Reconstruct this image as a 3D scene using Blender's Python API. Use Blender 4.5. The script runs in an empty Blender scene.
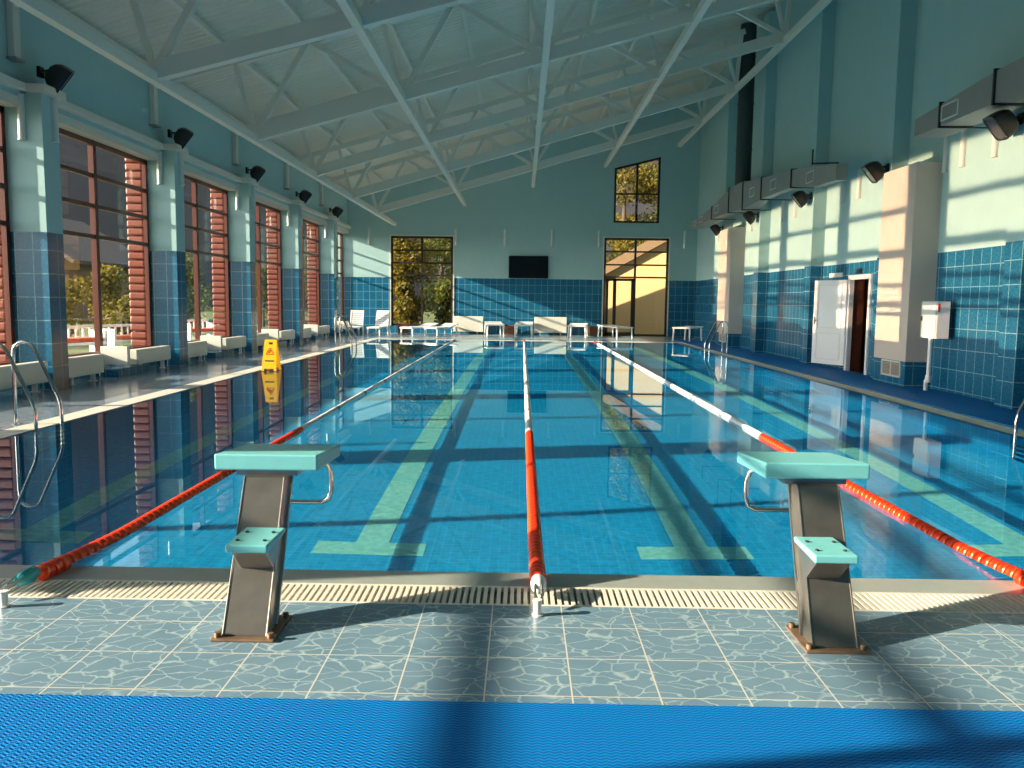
import bpy, math, random
from mathutils import Vector, Matrix
random.seed(11)
S = bpy.context.scene
COL = S.collection
PI = math.pi

# ------------------------------------------------------------------ helpers
class MB:
    def __init__(s): s.v = []; s.f = []; s.sm = []
    def add(s, vs, fs, smooth=False):
        n = len(s.v); s.v += [tuple(p) for p in vs]
        for f in fs: s.f.append(tuple(i + n for i in f)); s.sm.append(smooth)
        return s
    def box(s, x0, y0, z0, x1, y1, z1):
        x0, x1 = min(x0, x1), max(x0, x1); y0, y1 = min(y0, y1), max(y0, y1); z0, z1 = min(z0, z1), max(z0, z1)
        v = [(x0,y0,z0),(x1,y0,z0),(x1,y1,z0),(x0,y1,z0),(x0,y0,z1),(x1,y0,z1),(x1,y1,z1),(x0,y1,z1)]
        return s.add(v, [(0,3,2,1),(4,5,6,7),(0,1,5,4),(1,2,6,5),(2,3,7,6),(3,0,4,7)])
    def obox(s, c, X, Y, Z):                       # half-axes as vectors
        c, X, Y, Z = Vector(c), Vector(X), Vector(Y), Vector(Z)
        v = [c + a*X + b*Y + d*Z for d in (-1,1) for a, b in ((-1,-1),(1,-1),(1,1),(-1,1))]
        return s.add(v, [(0,3,2,1),(4,5,6,7),(0,1,5,4),(1,2,6,5),(2,3,7,6),(3,0,4,7)])
    def bar(s, p0, p1, w, d, up=(0,0,1)):          # rectangular bar; d along 'up'
        p0, p1 = Vector(p0), Vector(p1); a = (p1 - p0); L = a.length; a.normalize()
        sd = a.cross(Vector(up)); sd.normalize(); u = sd.cross(a)
        return s.obox((p0+p1)/2, sd*w/2, a*L/2, u*d/2)
    def tube(s, path, r, n=10, caps=True):
        P = [Vector(p) for p in path]; m = len(P); rings = []; ref = None
        for i in range(m):
            t = (P[min(i+1, m-1)] - P[max(i-1, 0)]).normalized()
            if ref is None: ref = Vector((0,0,1)) if abs(t.z) < .9 else Vector((1,0,0))
            u = t.cross(ref)
            if u.length < 1e-4: u = t.orthogonal()
            u.normalize(); w = u.cross(t); ref = w
            rr = r[i] if isinstance(r, (list, tuple)) else r
            rings.append([P[i] + (u*math.cos(2*PI*k/n) + w*math.sin(2*PI*k/n))*rr for k in range(n)])
        return s.loft(rings, caps, True)
    def loft(s, rings, caps=True, smooth=False):
        n = len(rings[0]); v = [p for r in rings for p in r]; f = []
        for i in range(len(rings)-1):
            for k in range(n):
                f.append((i*n+k, i*n+(k+1) % n, (i+1)*n+(k+1) % n, (i+1)*n+k))
        s.add(v, f, smooth)
        if caps:
            s.add(rings[0], [tuple(range(n))[::-1]]); s.add(rings[-1], [tuple(range(n))])
        return s
    def cyl(s, p0, p1, r, n=12): return s.tube([p0, p1], r, n)
    def ellipsoid(s, c, rx, ry, rz, n=14, m=8):
        rings = []
        for i in range(m+1):
            a = -PI/2 + PI*i/m; q = max(math.cos(a), .02)
            rings.append([(c[0]+rx*q*math.cos(2*PI*k/n), c[1]+ry*q*math.sin(2*PI*k/n), c[2]+rz*math.sin(a)) for k in range(n)])
        return s.loft(rings, True, True)
    def prism(s, pts, vec):                        # extrude a polygon
        n = len(pts); a = [Vector(p) for p in pts]; b = [p + Vector(vec) for p in a]
        return s.add(a + b, [tuple(range(n))[::-1], tuple(range(n, 2*n))] + [(i, (i+1) % n, n+(i+1) % n, n+i) for i in range(n)])
    def quad(s, a, b, c, d): return s.add([a, b, c, d], [(0,1,2,3)])
    def build(s, name, mat, parent=None, off=None, bevel=0, seg=2):
        off = Vector(off) if off is not None else Vector((0,0,0))
        me = bpy.data.meshes.new(name)
        me.from_pydata([tuple(Vector(p) - off) for p in s.v], [], s.f)
        me.polygons.foreach_set('use_smooth', s.sm)
        me.materials.append(mat)
        import bmesh
        bm = bmesh.new(); bm.from_mesh(me); bmesh.ops.recalc_face_normals(bm, faces=bm.faces[:]) ; bm.to_mesh(me); bm.free()
        uv = me.uv_layers.new(name='UVMap').data
        V = me.vertices
        for p in me.polygons:
            n = p.normal; ax = max(range(3), key=lambda i: abs(n[i]))
            for li in p.loop_indices:
                q = V[me.loops[li].vertex_index].co + off
                uv[li].uv = ((q.y, q.z), (q.x, q.z), (q.x, q.y))[ax]
        o = bpy.data.objects.new(name, me); COL.objects.link(o)
        if parent: o.parent = parent
        if bevel:
            b = o.modifiers.new('bevel', 'BEVEL'); b.width = bevel; b.segments = seg; b.limit_method = 'ANGLE'
        return o

def tag(o, label=None, cat=None, group=None, kind=None):
    if label: o['label'] = label
    if cat: o['category'] = cat
    if group: o['group'] = group
    if kind: o['kind'] = kind
    return o
def thing(name, label, cat, loc=(0,0,0), group=None, rz=0):
    o = bpy.data.objects.new(name, None); COL.objects.link(o); o.empty_display_size = .2
    o.location = loc; o.rotation_euler = (0,0,rz)
    return tag(o, label, cat, group)
def single(name, mb, mat, label, cat, group=None, bevel=0, kind=None):   # one-mesh thing with its origin at the base
    xs, ys, zs = zip(*mb.v)
    c = ((min(xs)+max(xs))/2, (min(ys)+max(ys))/2, min(zs))
    o = mb.build(name, mat, None, c, bevel); o.location = c
    return tag(o, label, cat, group, kind)
def struct(name, mb, mat, parent=None, bevel=0):
    o = mb.build(name, mat, parent, None, bevel)
    if not parent: o['kind'] = 'structure'
    return o
KIDS = {}
def copy_tree(o, parent=None):
    c = o.copy(); COL.objects.link(c)
    if parent is not None: c.parent = parent
    for ch in list(o.children): copy_tree(ch, c)
    return c

# ------------------------------------------------------------------ materials
def new_mat(name):
    m = bpy.data.materials.new(name); m.use_nodes = True
    nt = m.node_tree; nt.nodes.clear()
    out = nt.nodes.new('ShaderNodeOutputMaterial')
    b = nt.nodes.new('ShaderNodeBsdfPrincipled'); nt.links.new(b.outputs[0], out.inputs[0])
    return m, nt, b, out
def N(nt, t, **kw):
    n = nt.nodes.new('ShaderNode'+t)
    for k, v in kw.items():
        if k in n.inputs: n.inputs[k].default_value = v
        else: setattr(n, k, v)
    return n
def rgb(c): return (c[0], c[1], c[2], 1)
def plain(name, c, rough=.5, metal=0, spec=.5, noise=0, nscale=8, bump=0, bscale=40, trans=0):
    m, nt, b, out = new_mat(name)
    b.inputs['Base Color'].default_value = rgb(c); b.inputs['Roughness'].default_value = rough
    b.inputs['Metallic'].default_value = metal; b.inputs['Specular IOR Level'].default_value = spec
    if noise or bump:
        tc = N(nt, 'TexCoord')
    if noise:
        nz = N(nt, 'TexNoise', Scale=nscale, Detail=5.0); nt.links.new(tc.outputs['Object'], nz.inputs['Vector'])
        mx = N(nt, 'MixRGB'); mx.inputs[1].default_value = rgb([x*(1-noise) for x in c]); mx.inputs[2].default_value = rgb([min(1, x*(1+noise)) for x in c])
        nt.links.new(nz.outputs['Fac'], mx.inputs[0]); nt.links.new(mx.outputs[0], b.inputs['Base Color'])
    if bump:
        nb = N(nt, 'TexNoise', Scale=bscale, Detail=3.0); nt.links.new(tc.outputs['Object'], nb.inputs['Vector'])
        bp = N(nt, 'Bump', Strength=bump, Distance=.01); nt.links.new(nb.outputs['Fac'], bp.inputs['Height']); nt.links.new(bp.outputs[0], b.inputs['Normal'])
    return m
def tile_color(nt, c1, c2, grout, w, h, mortar=.006, mottle=.35, mscale=25):
    """UV in metres -> (colour socket, mortar fac socket)"""
    uv = N(nt, 'UVMap')
    br = N(nt, 'TexBrick', offset=0.0, squash=1.0)
    br.inputs['Color1'].default_value = rgb(c1); br.inputs['Color2'].default_value = rgb(c2); br.inputs['Mortar'].default_value = rgb(grout)
    br.inputs['Scale'].default_value = 1; br.inputs['Mortar Size'].default_value = mortar; br.inputs['Mortar Smooth'].default_value = .1
    br.inputs['Brick Width'].default_value = w; br.inputs['Row Height'].default_value = h
    nt.links.new(uv.outputs[0], br.inputs['Vector'])
    nz = N(nt, 'TexNoise', Scale=mscale, Detail=4.0); nt.links.new(uv.outputs[0], nz.inputs['Vector'])
    rp = N(nt, 'ValToRGB'); rp.color_ramp.elements[0].position = .3; rp.color_ramp.elements[1].position = .7
    rp.color_ramp.elements[0].color = rgb([1-mottle]*3); rp.color_ramp.elements[1].color = rgb([1+mottle*.6]*3)
    nt.links.new(nz.outputs['Fac'], rp.inputs[0])
    mu = N(nt, 'MixRGB', blend_type='MULTIPLY'); mu.inputs[0].default_value = 1
    nt.links.new(br.outputs['Color'], mu.inputs[1]); nt.links.new(rp.outputs[0], mu.inputs[2])
    return mu.outputs[0], br.outputs['Fac']
def tiled(name, c1, c2, grout, w, h, rough=.15, mortar=.006, mottle=.35, mscale=25, spec=.5, bump=.3):
    m, nt, b, out = new_mat(name)
    col, fac = tile_color(nt, c1, c2, grout, w, h, mortar, mottle, mscale)
    nt.links.new(col, b.inputs['Base Color']); b.inputs['Roughness'].default_value = rough; b.inputs['Specular IOR Level'].default_value = spec
    if bump:
        inv = N(nt, 'Math', operation='SUBTRACT'); inv.inputs[0].default_value = 1; nt.links.new(fac, inv.inputs[1])
        bp = N(nt, 'Bump', Strength=bump, Distance=.003); nt.links.new(inv.outputs[0], bp.inputs['Height']); nt.links.new(bp.outputs[0], b.inputs['Normal'])
    return m
TILE_Z = 2.4
PAINT = (.37, .58, .59); TILE1 = (.011, .125, .24); TILE2 = (.018, .155, .285); GROUT = (.20, .40, .48)
def wall_mat(name, paint, ztop=TILE_Z):
    """glazed blue tiles up to ztop, matt paint above"""
    m, nt, b, out = new_mat(name)
    col, fac = tile_color(nt, TILE1, TILE2, GROUT, .275, .355, .007)
    geo = N(nt, 'NewGeometry'); sp = N(nt, 'SeparateXYZ'); nt.links.new(geo.outputs['Position'], sp.inputs[0])
    gt = N(nt, 'Math', operation='GREATER_THAN'); gt.inputs[1].default_value = ztop; nt.links.new(sp.outputs['Z'], gt.inputs[0])
    nz = N(nt, 'TexNoise', Scale=3.0, Detail=4.0); nt.links.new(geo.outputs['Position'], nz.inputs['Vector'])
    pm = N(nt, 'MixRGB'); pm.inputs[1].default_value = rgb([x*.95 for x in paint]); pm.inputs[2].default_value = rgb([x*1.05 for x in paint])
    nt.links.new(nz.outputs['Fac'], pm.inputs[0])
    mx = N(nt, 'MixRGB'); nt.links.new(gt.outputs[0], mx.inputs[0]); nt.links.new(col, mx.inputs[1]); nt.links.new(pm.outputs[0], mx.inputs[2])
    nt.links.new(mx.outputs[0], b.inputs['Base Color'])
    rm = N(nt, 'MapRange'); rm.inputs['To Min'].default_value = .18; rm.inputs['To Max'].default_value = .75
    nt.links.new(gt.outputs[0], rm.inputs['Value']); nt.links.new(rm.outputs[0], b.inputs['Roughness'])
    return m
M = {}
def red_float():
    m, nt, b, out = new_mat('orange_red_float')
    b.inputs['Base Color'].default_value = rgb((.84, .018, .006)); b.inputs['Roughness'].default_value = .3
    g = N(nt, 'BsdfGlossy'); g.inputs['Color'].default_value = rgb((1, .40, .02)); g.inputs['Roughness'].default_value = .5
    ms = N(nt, 'MixShader'); ms.inputs[0].default_value = .13
    nt.links.new(b.outputs[0], ms.inputs[1]); nt.links.new(g.outputs[0], ms.inputs[2]); nt.links.new(ms.outputs[0], out.inputs[0])
    return m
M['wall'] = wall_mat('teal_paint_over_tile', PAINT)
M['shaft'] = wall_mat('pinkish_paint_over_tile', (.60, .52, .46), .43)
M['paint'] = plain('teal_paint', PAINT, .75, noise=.05, nscale=3)
M['white'] = plain('white_paint', (.72, .74, .70), .45)
M['cream'] = plain('cream_trim', (.72, .70, .62), .5)
M['steel_white'] = plain('white_enamelled_steel', (.82, .78, .69), .4)
M['plastic'] = plain('white_plastic', (.82, .82, .80), .3)
M['pvc'] = plain('white_pvc_door', (.80, .80, .82), .3)
M['wood_frame'] = plain('mahogany_frame', (.115, .030, .018), .3, noise=.25, nscale=14)
M['dark_frame'] = plain('dark_bronze_frame', (.030, .022, .016), .35)
M['black'] = plain('black_plastic', (.012, .012, .013), .3)
M['screen'] = plain('black_glass_screen', (.006, .006, .007), .08)
M['housing'] = plain('dark_grey_aluminium', (.040, .034, .034), .4, metal=.2)
M['lens'] = plain('lamp_glass', (.10, .10, .10), .08)
M['inox'] = plain('brushed_stainless', (.40, .365, .32), .34, metal=.9, noise=.25, nscale=9)
M['chrome'] = plain('polished_stainless', (.72, .70, .66), .1, metal=1)
M['rust'] = plain('rust_stained_steel', (.27, .18, .12), .5, metal=.6, noise=.5, nscale=20)
M['mint'] = plain('mint_fibreglass', (.20, .60, .61), .35, noise=.06, nscale=20, bump=.15, bscale=300)
M['galv'] = plain('galvanised_sheet', (.34, .33, .31), .45, metal=.25, noise=.12, nscale=3)
M['pipe_dark'] = plain('dark_duct_pipe', (.055, .075, .075), .5, metal=.3)
M['red_float'] = red_float()
M['white_float'] = plain('white_float', (.80, .80, .80), .3)
M['grey_float'] = plain('grey_float', (.30, .31, .32), .4)
M['teal_float'] = plain('teal_float', (.02, .33, .38), .25)
M['cable'] = plain('steel_cable', (.55, .55, .53), .3, metal=.9)
M['yellow'] = plain('yellow_sign_plastic', (.95, .50, .01), .35)
M['red_ink'] = plain('red_print', (.55, .03, .02), .5)
M['black_ink'] = plain('black_print', (.02, .02, .02), .5)
M['sticker'] = plain('red_sticker', (.65, .04, .04), .4)
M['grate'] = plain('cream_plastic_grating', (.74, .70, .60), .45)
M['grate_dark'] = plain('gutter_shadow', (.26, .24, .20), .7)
M['stone'] = plain('pale_stone_edge', (.33, .36, .33), .3, noise=.12, nscale=12)
M['rattan'] = plain('brown_rattan', (.16, .060, .025), .6, noise=.4, nscale=60, bump=.6, bscale=120)
M['panel'] = plain('off_white_enamel', (.82, .80, .70), .3)
M['vent'] = plain('tan_grille', (.40, .30, .22), .5)
M['ceiling'] = None
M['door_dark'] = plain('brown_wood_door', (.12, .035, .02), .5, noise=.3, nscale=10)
M['cushion'] = plain('red_cushion', (.80, .13, .04), .8)
M['ochre'] = plain('ochre_render', (.70, .47, .22), .9, noise=.06, nscale=2)
M['soffit'] = plain('brown_eaves_board', (.26, .16, .08), .7)
M['brown_wall'] = plain('brown_render', (.26, .17, .11), .9)
M['roof'] = plain('dark_roof', (.10, .08, .07), .8)
M['bark'] = plain('bark', (.09, .06, .04), .9)
M['grass'] = plain('grass', (.10, .13, .03), .95, noise=.4, nscale=1.5)
M['hill'] = plain('forested_hill', (.050, .046, .050), 1.0, noise=.6, nscale=.12)

def log_siding():
    m, nt, b, out = new_mat('red_log_siding')
    geo = N(nt, 'NewGeometry'); sp = N(nt, 'SeparateXYZ'); nt.links.new(geo.outputs['Position'], sp.inputs[0])
    mod = N(nt, 'Math', operation='FRACT'); mul = N(nt, 'Math', operation='MULTIPLY'); mul.inputs[1].default_value = 1/.16
    nt.links.new(sp.outputs['Z'], mul.inputs[0]); nt.links.new(mul.outputs[0], mod.inputs[0])
    nz = N(nt, 'TexNoise', Scale=3.0, Detail=6.0); mp = N(nt, 'Mapping'); mp.inputs['Scale'].default_value = (4, 4, 30)
    nt.links.new(geo.outputs['Position'], mp.inputs[0]); nt.links.new(mp.outputs[0], nz.inputs['Vector'])
    mx = N(nt, 'MixRGB'); mx.inputs[1].default_value = rgb((.17, .032, .016)); mx.inputs[2].default_value = rgb((.27, .062, .028))
    nt.links.new(nz.outputs['Fac'], mx.inputs[0]); nt.links.new(mx.outputs[0], b.inputs['Base Color']); b.inputs['Roughness'].default_value = .5
    return m
M['log'] = log_siding()
def foliage(name, c1, c2):
    m, nt, b, out = new_mat(name)
    geo = N(nt, 'NewGeometry'); mx = N(nt, 'MixRGB'); mx.inputs[1].default_value = rgb(c1); mx.inputs[2].default_value = rgb(c2)
    nt.links.new(geo.outputs['Random Per Island'], mx.inputs[0]); nt.links.new(mx.outputs[0], b.inputs['Base Color']); b.inputs['Roughness'].default_value = .7
    tr = N(nt, 'BsdfTranslucent'); nt.links.new(mx.outputs[0], tr.inputs[0])
    ms = N(nt, 'MixShader'); ms.inputs[0].default_value = .4
    nt.links.new(b.outputs[0], ms.inputs[1]); nt.links.new(tr.outputs[0], ms.inputs[2]); nt.links.new(ms.outputs[0], out.inputs[0])
    return m
M['leaf_yellow'] = foliage('yellow_leaves', (.075, .08, .008), (.29, .20, .018))
M['leaf_green'] = foliage('green_leaves', (.05, .07, .012), (.20, .20, .03))
M['leaf_orange'] = foliage('orange_leaves', (.2, .08, .01), (.42, .2, .02))
M['needle'] = foliage('dark_needles', (.03, .05, .012), (.10, .12, .03))

def glass_mat():
    m, nt, b, out = new_mat('window_glass')
    t = N(nt, 'BsdfTransparent'); t.inputs[0].default_value = (.90, .92, .90, 1)
    g = N(nt, 'BsdfGlossy'); g.inputs['Roughness'].default_value = .0
    fr = N(nt, 'Fresnel', IOR=1.5); ms = N(nt, 'MixShader')
    ge = N(nt, 'NewGeometry'); mm = N(nt, 'Math', operation='MULTIPLY_ADD'); mm.inputs[1].default_value = 1/1.5-1.5; mm.inputs[2].default_value = 1.5   # same glass from both sides
    nt.links.new(ge.outputs['Backfacing'], mm.inputs[0]); nt.links.new(mm.outputs[0], fr.inputs['IOR'])
    nt.links.new(fr.outputs[0], ms.inputs[0]); nt.links.new(t.outputs[0], ms.inputs[1]); nt.links.new(g.outputs[0], ms.inputs[2]); nt.links.new(ms.outputs[0], out.inputs[0])
    nt.nodes.remove(b); return m
M['glass'] = glass_mat()
def water_mat():
    m, nt, b, out = new_mat('pool_water')
    nt.nodes.remove(b)
    r = N(nt, 'BsdfGlass', IOR=1.333, Roughness=0.0); r.inputs['Color'].default_value = (.80, .95, 1, 1)
    nt.links.new(r.outputs[0], out.inputs[0])
    return m
M['water'] = water_mat()
def deck_tile():
    m, nt, b, out = new_mat('veined_deck_tile')
    uv = N(nt, 'UVMap')
    br = N(nt, 'TexBrick', offset=0.0); br.inputs['Scale'].default_value = 1; br.inputs['Mortar Size'].default_value = .003; br.inputs['Mortar Smooth'].default_value = .1
    br.inputs['Brick Width'].default_value = .325; br.inputs['Row Height'].default_value = .325
    br.inputs['Color1'].default_value = (.9,.9,.9,1); br.inputs['Color2'].default_value = (1,1,1,1); br.inputs['Mortar'].default_value = (0,0,0,1)
    mp0 = N(nt, 'Mapping'); mp0.inputs['Location'].default_value = (.12, -.015, 0); nt.links.new(uv.outputs[0], mp0.inputs[0]); nt.links.new(mp0.outputs[0], br.inputs['Vector'])
    nz = N(nt, 'TexNoise', Scale=7.0, Detail=3.0); nt.links.new(uv.outputs[0], nz.inputs['Vector'])
    va = N(nt, 'VectorMath', operation='MULTIPLY_ADD'); va.inputs[1].default_value = (.15, .15, 0); nt.links.new(nz.outputs['Color'], va.inputs[0]); nt.links.new(uv.outputs[0], va.inputs[2])
    vo = N(nt, 'TexVoronoi', feature='DISTANCE_TO_EDGE'); vo.inputs['Scale'].default_value = 11.5
    mp = N(nt, 'Mapping'); mp.inputs['Scale'].default_value = (.75, 1.15, 1); nt.links.new(va.outputs[0], mp.inputs[0]); nt.links.new(mp.outputs[0], vo.inputs['Vector'])
    vr = N(nt, 'ValToRGB'); e = vr.color_ramp.elements; e[0].position = 0; e[0].color = (1,1,1,1); e[1].position = .05; e[1].color = (0,0,0,1)
    nt.links.new(vo.outputs['Distance'], vr.inputs[0])
    n2 = N(nt, 'TexNoise', Scale=5.0, Detail=4.0); nt.links.new(uv.outputs[0], n2.inputs['Vector'])
    base = N(nt, 'MixRGB'); base.inputs[1].default_value = rgb((.115, .215, .295)); base.inputs[2].default_value = rgb((.20, .31, .39)); nt.links.new(n2.outputs['Fac'], base.inputs[0])
    n3 = N(nt, 'TexNoise', Scale=9.0, Detail=2.0); nt.links.new(uv.outputs[0], n3.inputs['Vector'])
    fm = N(nt, 'Math', operation='MULTIPLY'); nt.links.new(vr.outputs[0], fm.inputs[0]); nt.links.new(n3.outputs['Fac'], fm.inputs[1])
    ve = N(nt, 'MixRGB'); ve.inputs[2].default_value = rgb((.56, .68, .68)); nt.links.new(fm.outputs[0], ve.inputs[0]); nt.links.new(base.outputs[0], ve.inputs[1])
    gr = N(nt, 'MixRGB'); gr.inputs[2].default_value = rgb((.62, .60, .52)); nt.links.new(br.outputs['Fac'], gr.inputs[0]); nt.links.new(ve.outputs[0], gr.inputs[1])
    nt.links.new(gr.outputs[0], b.inputs['Base Color']); b.inputs['Roughness'].default_value = .25
    return m
M['deck'] = deck_tile()
def mat_mat():
    m, nt, b, out = new_mat('blue_antislip_mat')
    uv = N(nt, 'UVMap')
    sp = N(nt, 'SeparateXYZ'); nt.links.new(uv.outputs[0], sp.inputs[0])
    def mth(op, a, b2=None):
        n = N(nt, 'Math', operation=op)
        for i, v in enumerate((a, b2)):
            if v is None: continue
            if isinstance(v, (int, float)): n.inputs[i].default_value = v
            else: nt.links.new(v, n.inputs[i])
        return n.outputs[0]
    zig = mth('MULTIPLY', mth('PINGPONG', sp.outputs['X'], .018), .5)
    wv = mth('MULTIPLY_ADD' if False else 'SINE', mth('MULTIPLY', mth('ADD', sp.outputs['Y'], zig), 2*PI/.017))
    hf = mth('ADD', mth('MULTIPLY', wv, .5), .5)
    mx = N(nt, 'MixRGB'); mx.inputs[1].default_value = rgb((.001, .10, .37)); mx.inputs[2].default_value = rgb((.004, .25, .68))
    nt.links.new(hf, mx.inputs[0]); nt.links.new(mx.outputs[0], b.inputs['Base Color']); b.inputs['Roughness'].default_value = .6; b.inputs['Specular IOR Level'].default_value = .15
    bp = N(nt, 'Bump', Strength=.5, Distance=.006); nt.links.new(hf, bp.inputs['Height']); nt.links.new(bp.outputs[0], b.inputs['Normal'])
    return m
M['mat'] = mat_mat()
M['deck_dark'] = tiled('wet_dark_deck_tile', (.19, .245, .31), (.21, .27, .34), (.30, .32, .34), .325, .325, .16, .005, .3, 9)
M['pool_tile'] = tiled('pool_mosaic', (.003, .29, .56), (.006, .34, .63), (.03, .40, .64), .075, .06, .3, .006, .22, 14, bump=0)
M['mint_tile'] = tiled('mint_mosaic', (.20, .62, .50), (.28, .70, .58), (.30, .60, .55), .05, .05, .3, .005, .2, 14, bump=0)
M['far_tile'] = M['deck']
def ceil_mat():
    m, nt, b, out = new_mat('white_ribbed_roof_sheet')
    uv = N(nt, 'UVMap')
    w = N(nt, 'TexWave', wave_type='BANDS', bands_direction='Y'); w.inputs['Scale'].default_value = 1.6
    nt.links.new(uv.outputs[0], w.inputs['Vector'])
    nz = N(nt, 'TexNoise', Scale=.8, Detail=3.0); nt.links.new(uv.outputs[0], nz.inputs['Vector'])
    mx = N(nt, 'MixRGB'); mx.inputs[1].default_value = rgb((.77, .71, .60)); mx.inputs[2].default_value = rgb((.87, .80, .68)); nt.links.new(nz.outputs['Fac'], mx.inputs[0])
    nt.links.new(mx.outputs[0], b.inputs['Base Color']); b.inputs['Roughness'].default_value = .5
    bp = N(nt, 'Bump', Strength=.7, Distance=.05); nt.links.new(w.outputs['Fac'], bp.inputs['Height']); nt.links.new(bp.outputs[0], b.inputs['Normal'])
    return m
M['ceiling'] = ceil_mat()

# ------------------------------------------------------------------ dimensions
XG, XP = -7.8, -7.2                  # left glass line, left pillar face
XR, XRP = 7.47, 7.15                 # right wall, right pillar face
YF, YB = 36.1, -4.0                  # far wall, wall behind the camera
PX0, PX1, PY0, PY1 = -5.27, 5.63, 4.35, 30.5       # pool
WZ = -.010                            # water level
LP = [-1.84, 2.98, 7.81, 12.65, 17.40, 22.10, 26.90, 31.95]    # left pillars (near face)
RP = [-1.3, 3.15, 7.6, 12.09, 16.57, 20.90, 25.53, 30.0]       # right pillars
PW = .45
TRS = .2836                          # roof slope
def roof_z(x): return 6.2 + (x + 5.84)*TRS + .26

# ------------------------------------------------------------------ floor and pool
fl = MB()
fl.box(XG, YB, -.3, XR, 3.85, 0)                       # near deck
fl.box(PX0-.30, PY1+.32, -.3, PX1+.30, YF, 0)          # far deck
v = [(PX1+.30, 3.85), (XR, 3.85), (XR, YF), (PX1+.30, YF)]
fl.add([(x, y, z if x < 6 or z < -.1 else -.06) for z in (-.3, 0) for x, y in v], [(0,3,2,1),(4,5,6,7),(0,1,5,4),(1,2,6,5),(2,3,7,6),(3,0,4,7)])
struct('floor', fl, M['deck'])
struct('floor_window_side', MB().box(XG, 3.85, -.006, PX0-.30, YF, 0), M['deck_dark'])

bs = MB()
zb = -1.52
PXW = -7.66                                            # basin widened unseen under the window-side deck to let sunlight refract in
bs.quad((PXW,PY0,zb),(PX1,PY0,zb),(PX1,PY1,zb),(PXW,PY1,zb))
bs.quad((PXW,PY0,zb),(PXW,PY1,zb),(PXW,PY1,-.012),(PXW,PY0,-.012))
bs.quad((PX1,PY0,zb),(PX1,PY1,zb),(PX1,PY1,0),(PX1,PY0,0))
bs.quad((PXW,PY1,zb),(PX1,PY1,zb),(PX1,PY1,-.012),(PXW,PY1,-.012))
bs.quad((PXW,PY0,zb),(PX1,PY0,zb),(PX1,PY0,WZ),(PXW,PY0,WZ))
basin = struct('pool_basin', bs, M['pool_tile'])
for cx in (-3.80, -1.16, 1.36, 3.95):
    lm = MB(); lm.box(cx-.13, 6.42, zb, cx+.13, 28.5, zb+.006); lm.box(cx-.43, 6.16, zb, cx+.43, 6.42, zb+.006); lm.box(cx-.45, 28.5, zb, cx+.45, 28.78, zb+.006)
    o = lm.build('lane_marking', M['mint_tile'], basin); o['label'] = 'mint green lane stripe with T ends on the pool floor'
wt = MB(); wt.quad((-7.65,PY0-.2,WZ),(PX1+.2,PY0-.2,WZ),(PX1+.2,PY1+.2,WZ),(-7.65,PY1+.2,WZ))   # extended unseen under the deck so sunlight refracts on to the floor
water = single('pool_water', wt, M['water'], 'still clear water filling the blue tiled swimming pool', 'water', kind='stuff')

ed = MB()                                              # smooth beach-like stone lip between grating and water
ed.add([(XG+.6, 4.12, 0),(XR-.5,4.12,0),(XR-.5,PY0,WZ+.004),(XG+.6,PY0,WZ+.004),(XG+.6,4.12,-.2),(XR-.5,4.12,-.2),(XR-.5,PY0,-.2),(XG+.6,PY0,-.2)], [(0,1,2,3),(4,7,6,5),(0,4,5,1),(3,2,6,7),(1,5,6,2),(0,3,7,4)])
struct('pool_edge', ed, M['stone'])
def grating(x0, y0, x1, y1, along, label, step=.033, wd=.019, tray=True):
    """slotted plastic gutter cover; slats run across the gutter"""
    t = thing('overflow_grating', label, 'grating', ((x0+x1)/2, (y0+y1)/2, -.03)); L = t.location
    zl = -.02 if tray else -.006
    if tray:
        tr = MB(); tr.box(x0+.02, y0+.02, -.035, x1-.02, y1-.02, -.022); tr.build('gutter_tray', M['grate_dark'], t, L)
    sl = MB()
    if along == 'x':
        sl.box(x0, y0, -.022, x1, y0+.02, 0); sl.box(x0, y1-.02, -.022, x1, y1, 0)
        n = int((x1-x0)/step)
        for i in range(n): sl.box(x0+i*step, y0+.02, -.02, x0+i*step+wd, y1-.02, 0)
    else:
        sl.box(x0, y0, zl, x0+.02, y1, 0); sl.box(x1-.02, y0, zl, x1, y1, 0)
        n = int((y1-y0)/step)
        for i in range(n): sl.box(x0+.02, y0+i*step, zl, x1-.02, y0+i*step+wd, 0)
    sl.build('slats', M['grate'], t, L)
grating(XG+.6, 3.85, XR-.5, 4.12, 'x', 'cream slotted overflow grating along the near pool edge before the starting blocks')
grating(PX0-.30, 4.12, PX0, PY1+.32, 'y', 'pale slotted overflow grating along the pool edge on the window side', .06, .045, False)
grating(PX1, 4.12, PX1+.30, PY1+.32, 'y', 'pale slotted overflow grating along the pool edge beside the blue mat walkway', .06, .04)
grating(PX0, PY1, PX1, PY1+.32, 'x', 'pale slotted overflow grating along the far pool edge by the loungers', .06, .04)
mt = MB(); mt.box(XG+.05, YB+.05, 0, XR-.05, 2.87, .008)
single('floor_mat', mt, M['mat'], 'bright blue ribbed anti-slip mat across the foreground deck', 'mat')
mt = MB(); mt.add([(5.98,4.0,.008),(7.50,4.0,-.05),(7.50,33.4,-.05),(5.98,33.4,.008),(5.98,4.0,-.01),(7.50,4.0,-.07),(7.50,33.4,-.07),(5.98,33.4,-.01)], [(0,1,2,3),(4,7,6,5),(0,4,5,1),(3,2,6,7),(1,5,6,2),(0,3,7,4)])
single('floor_mat', mt, M['mat'], 'long blue anti-slip mat lying along the right wall walkway', 'mat')

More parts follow.
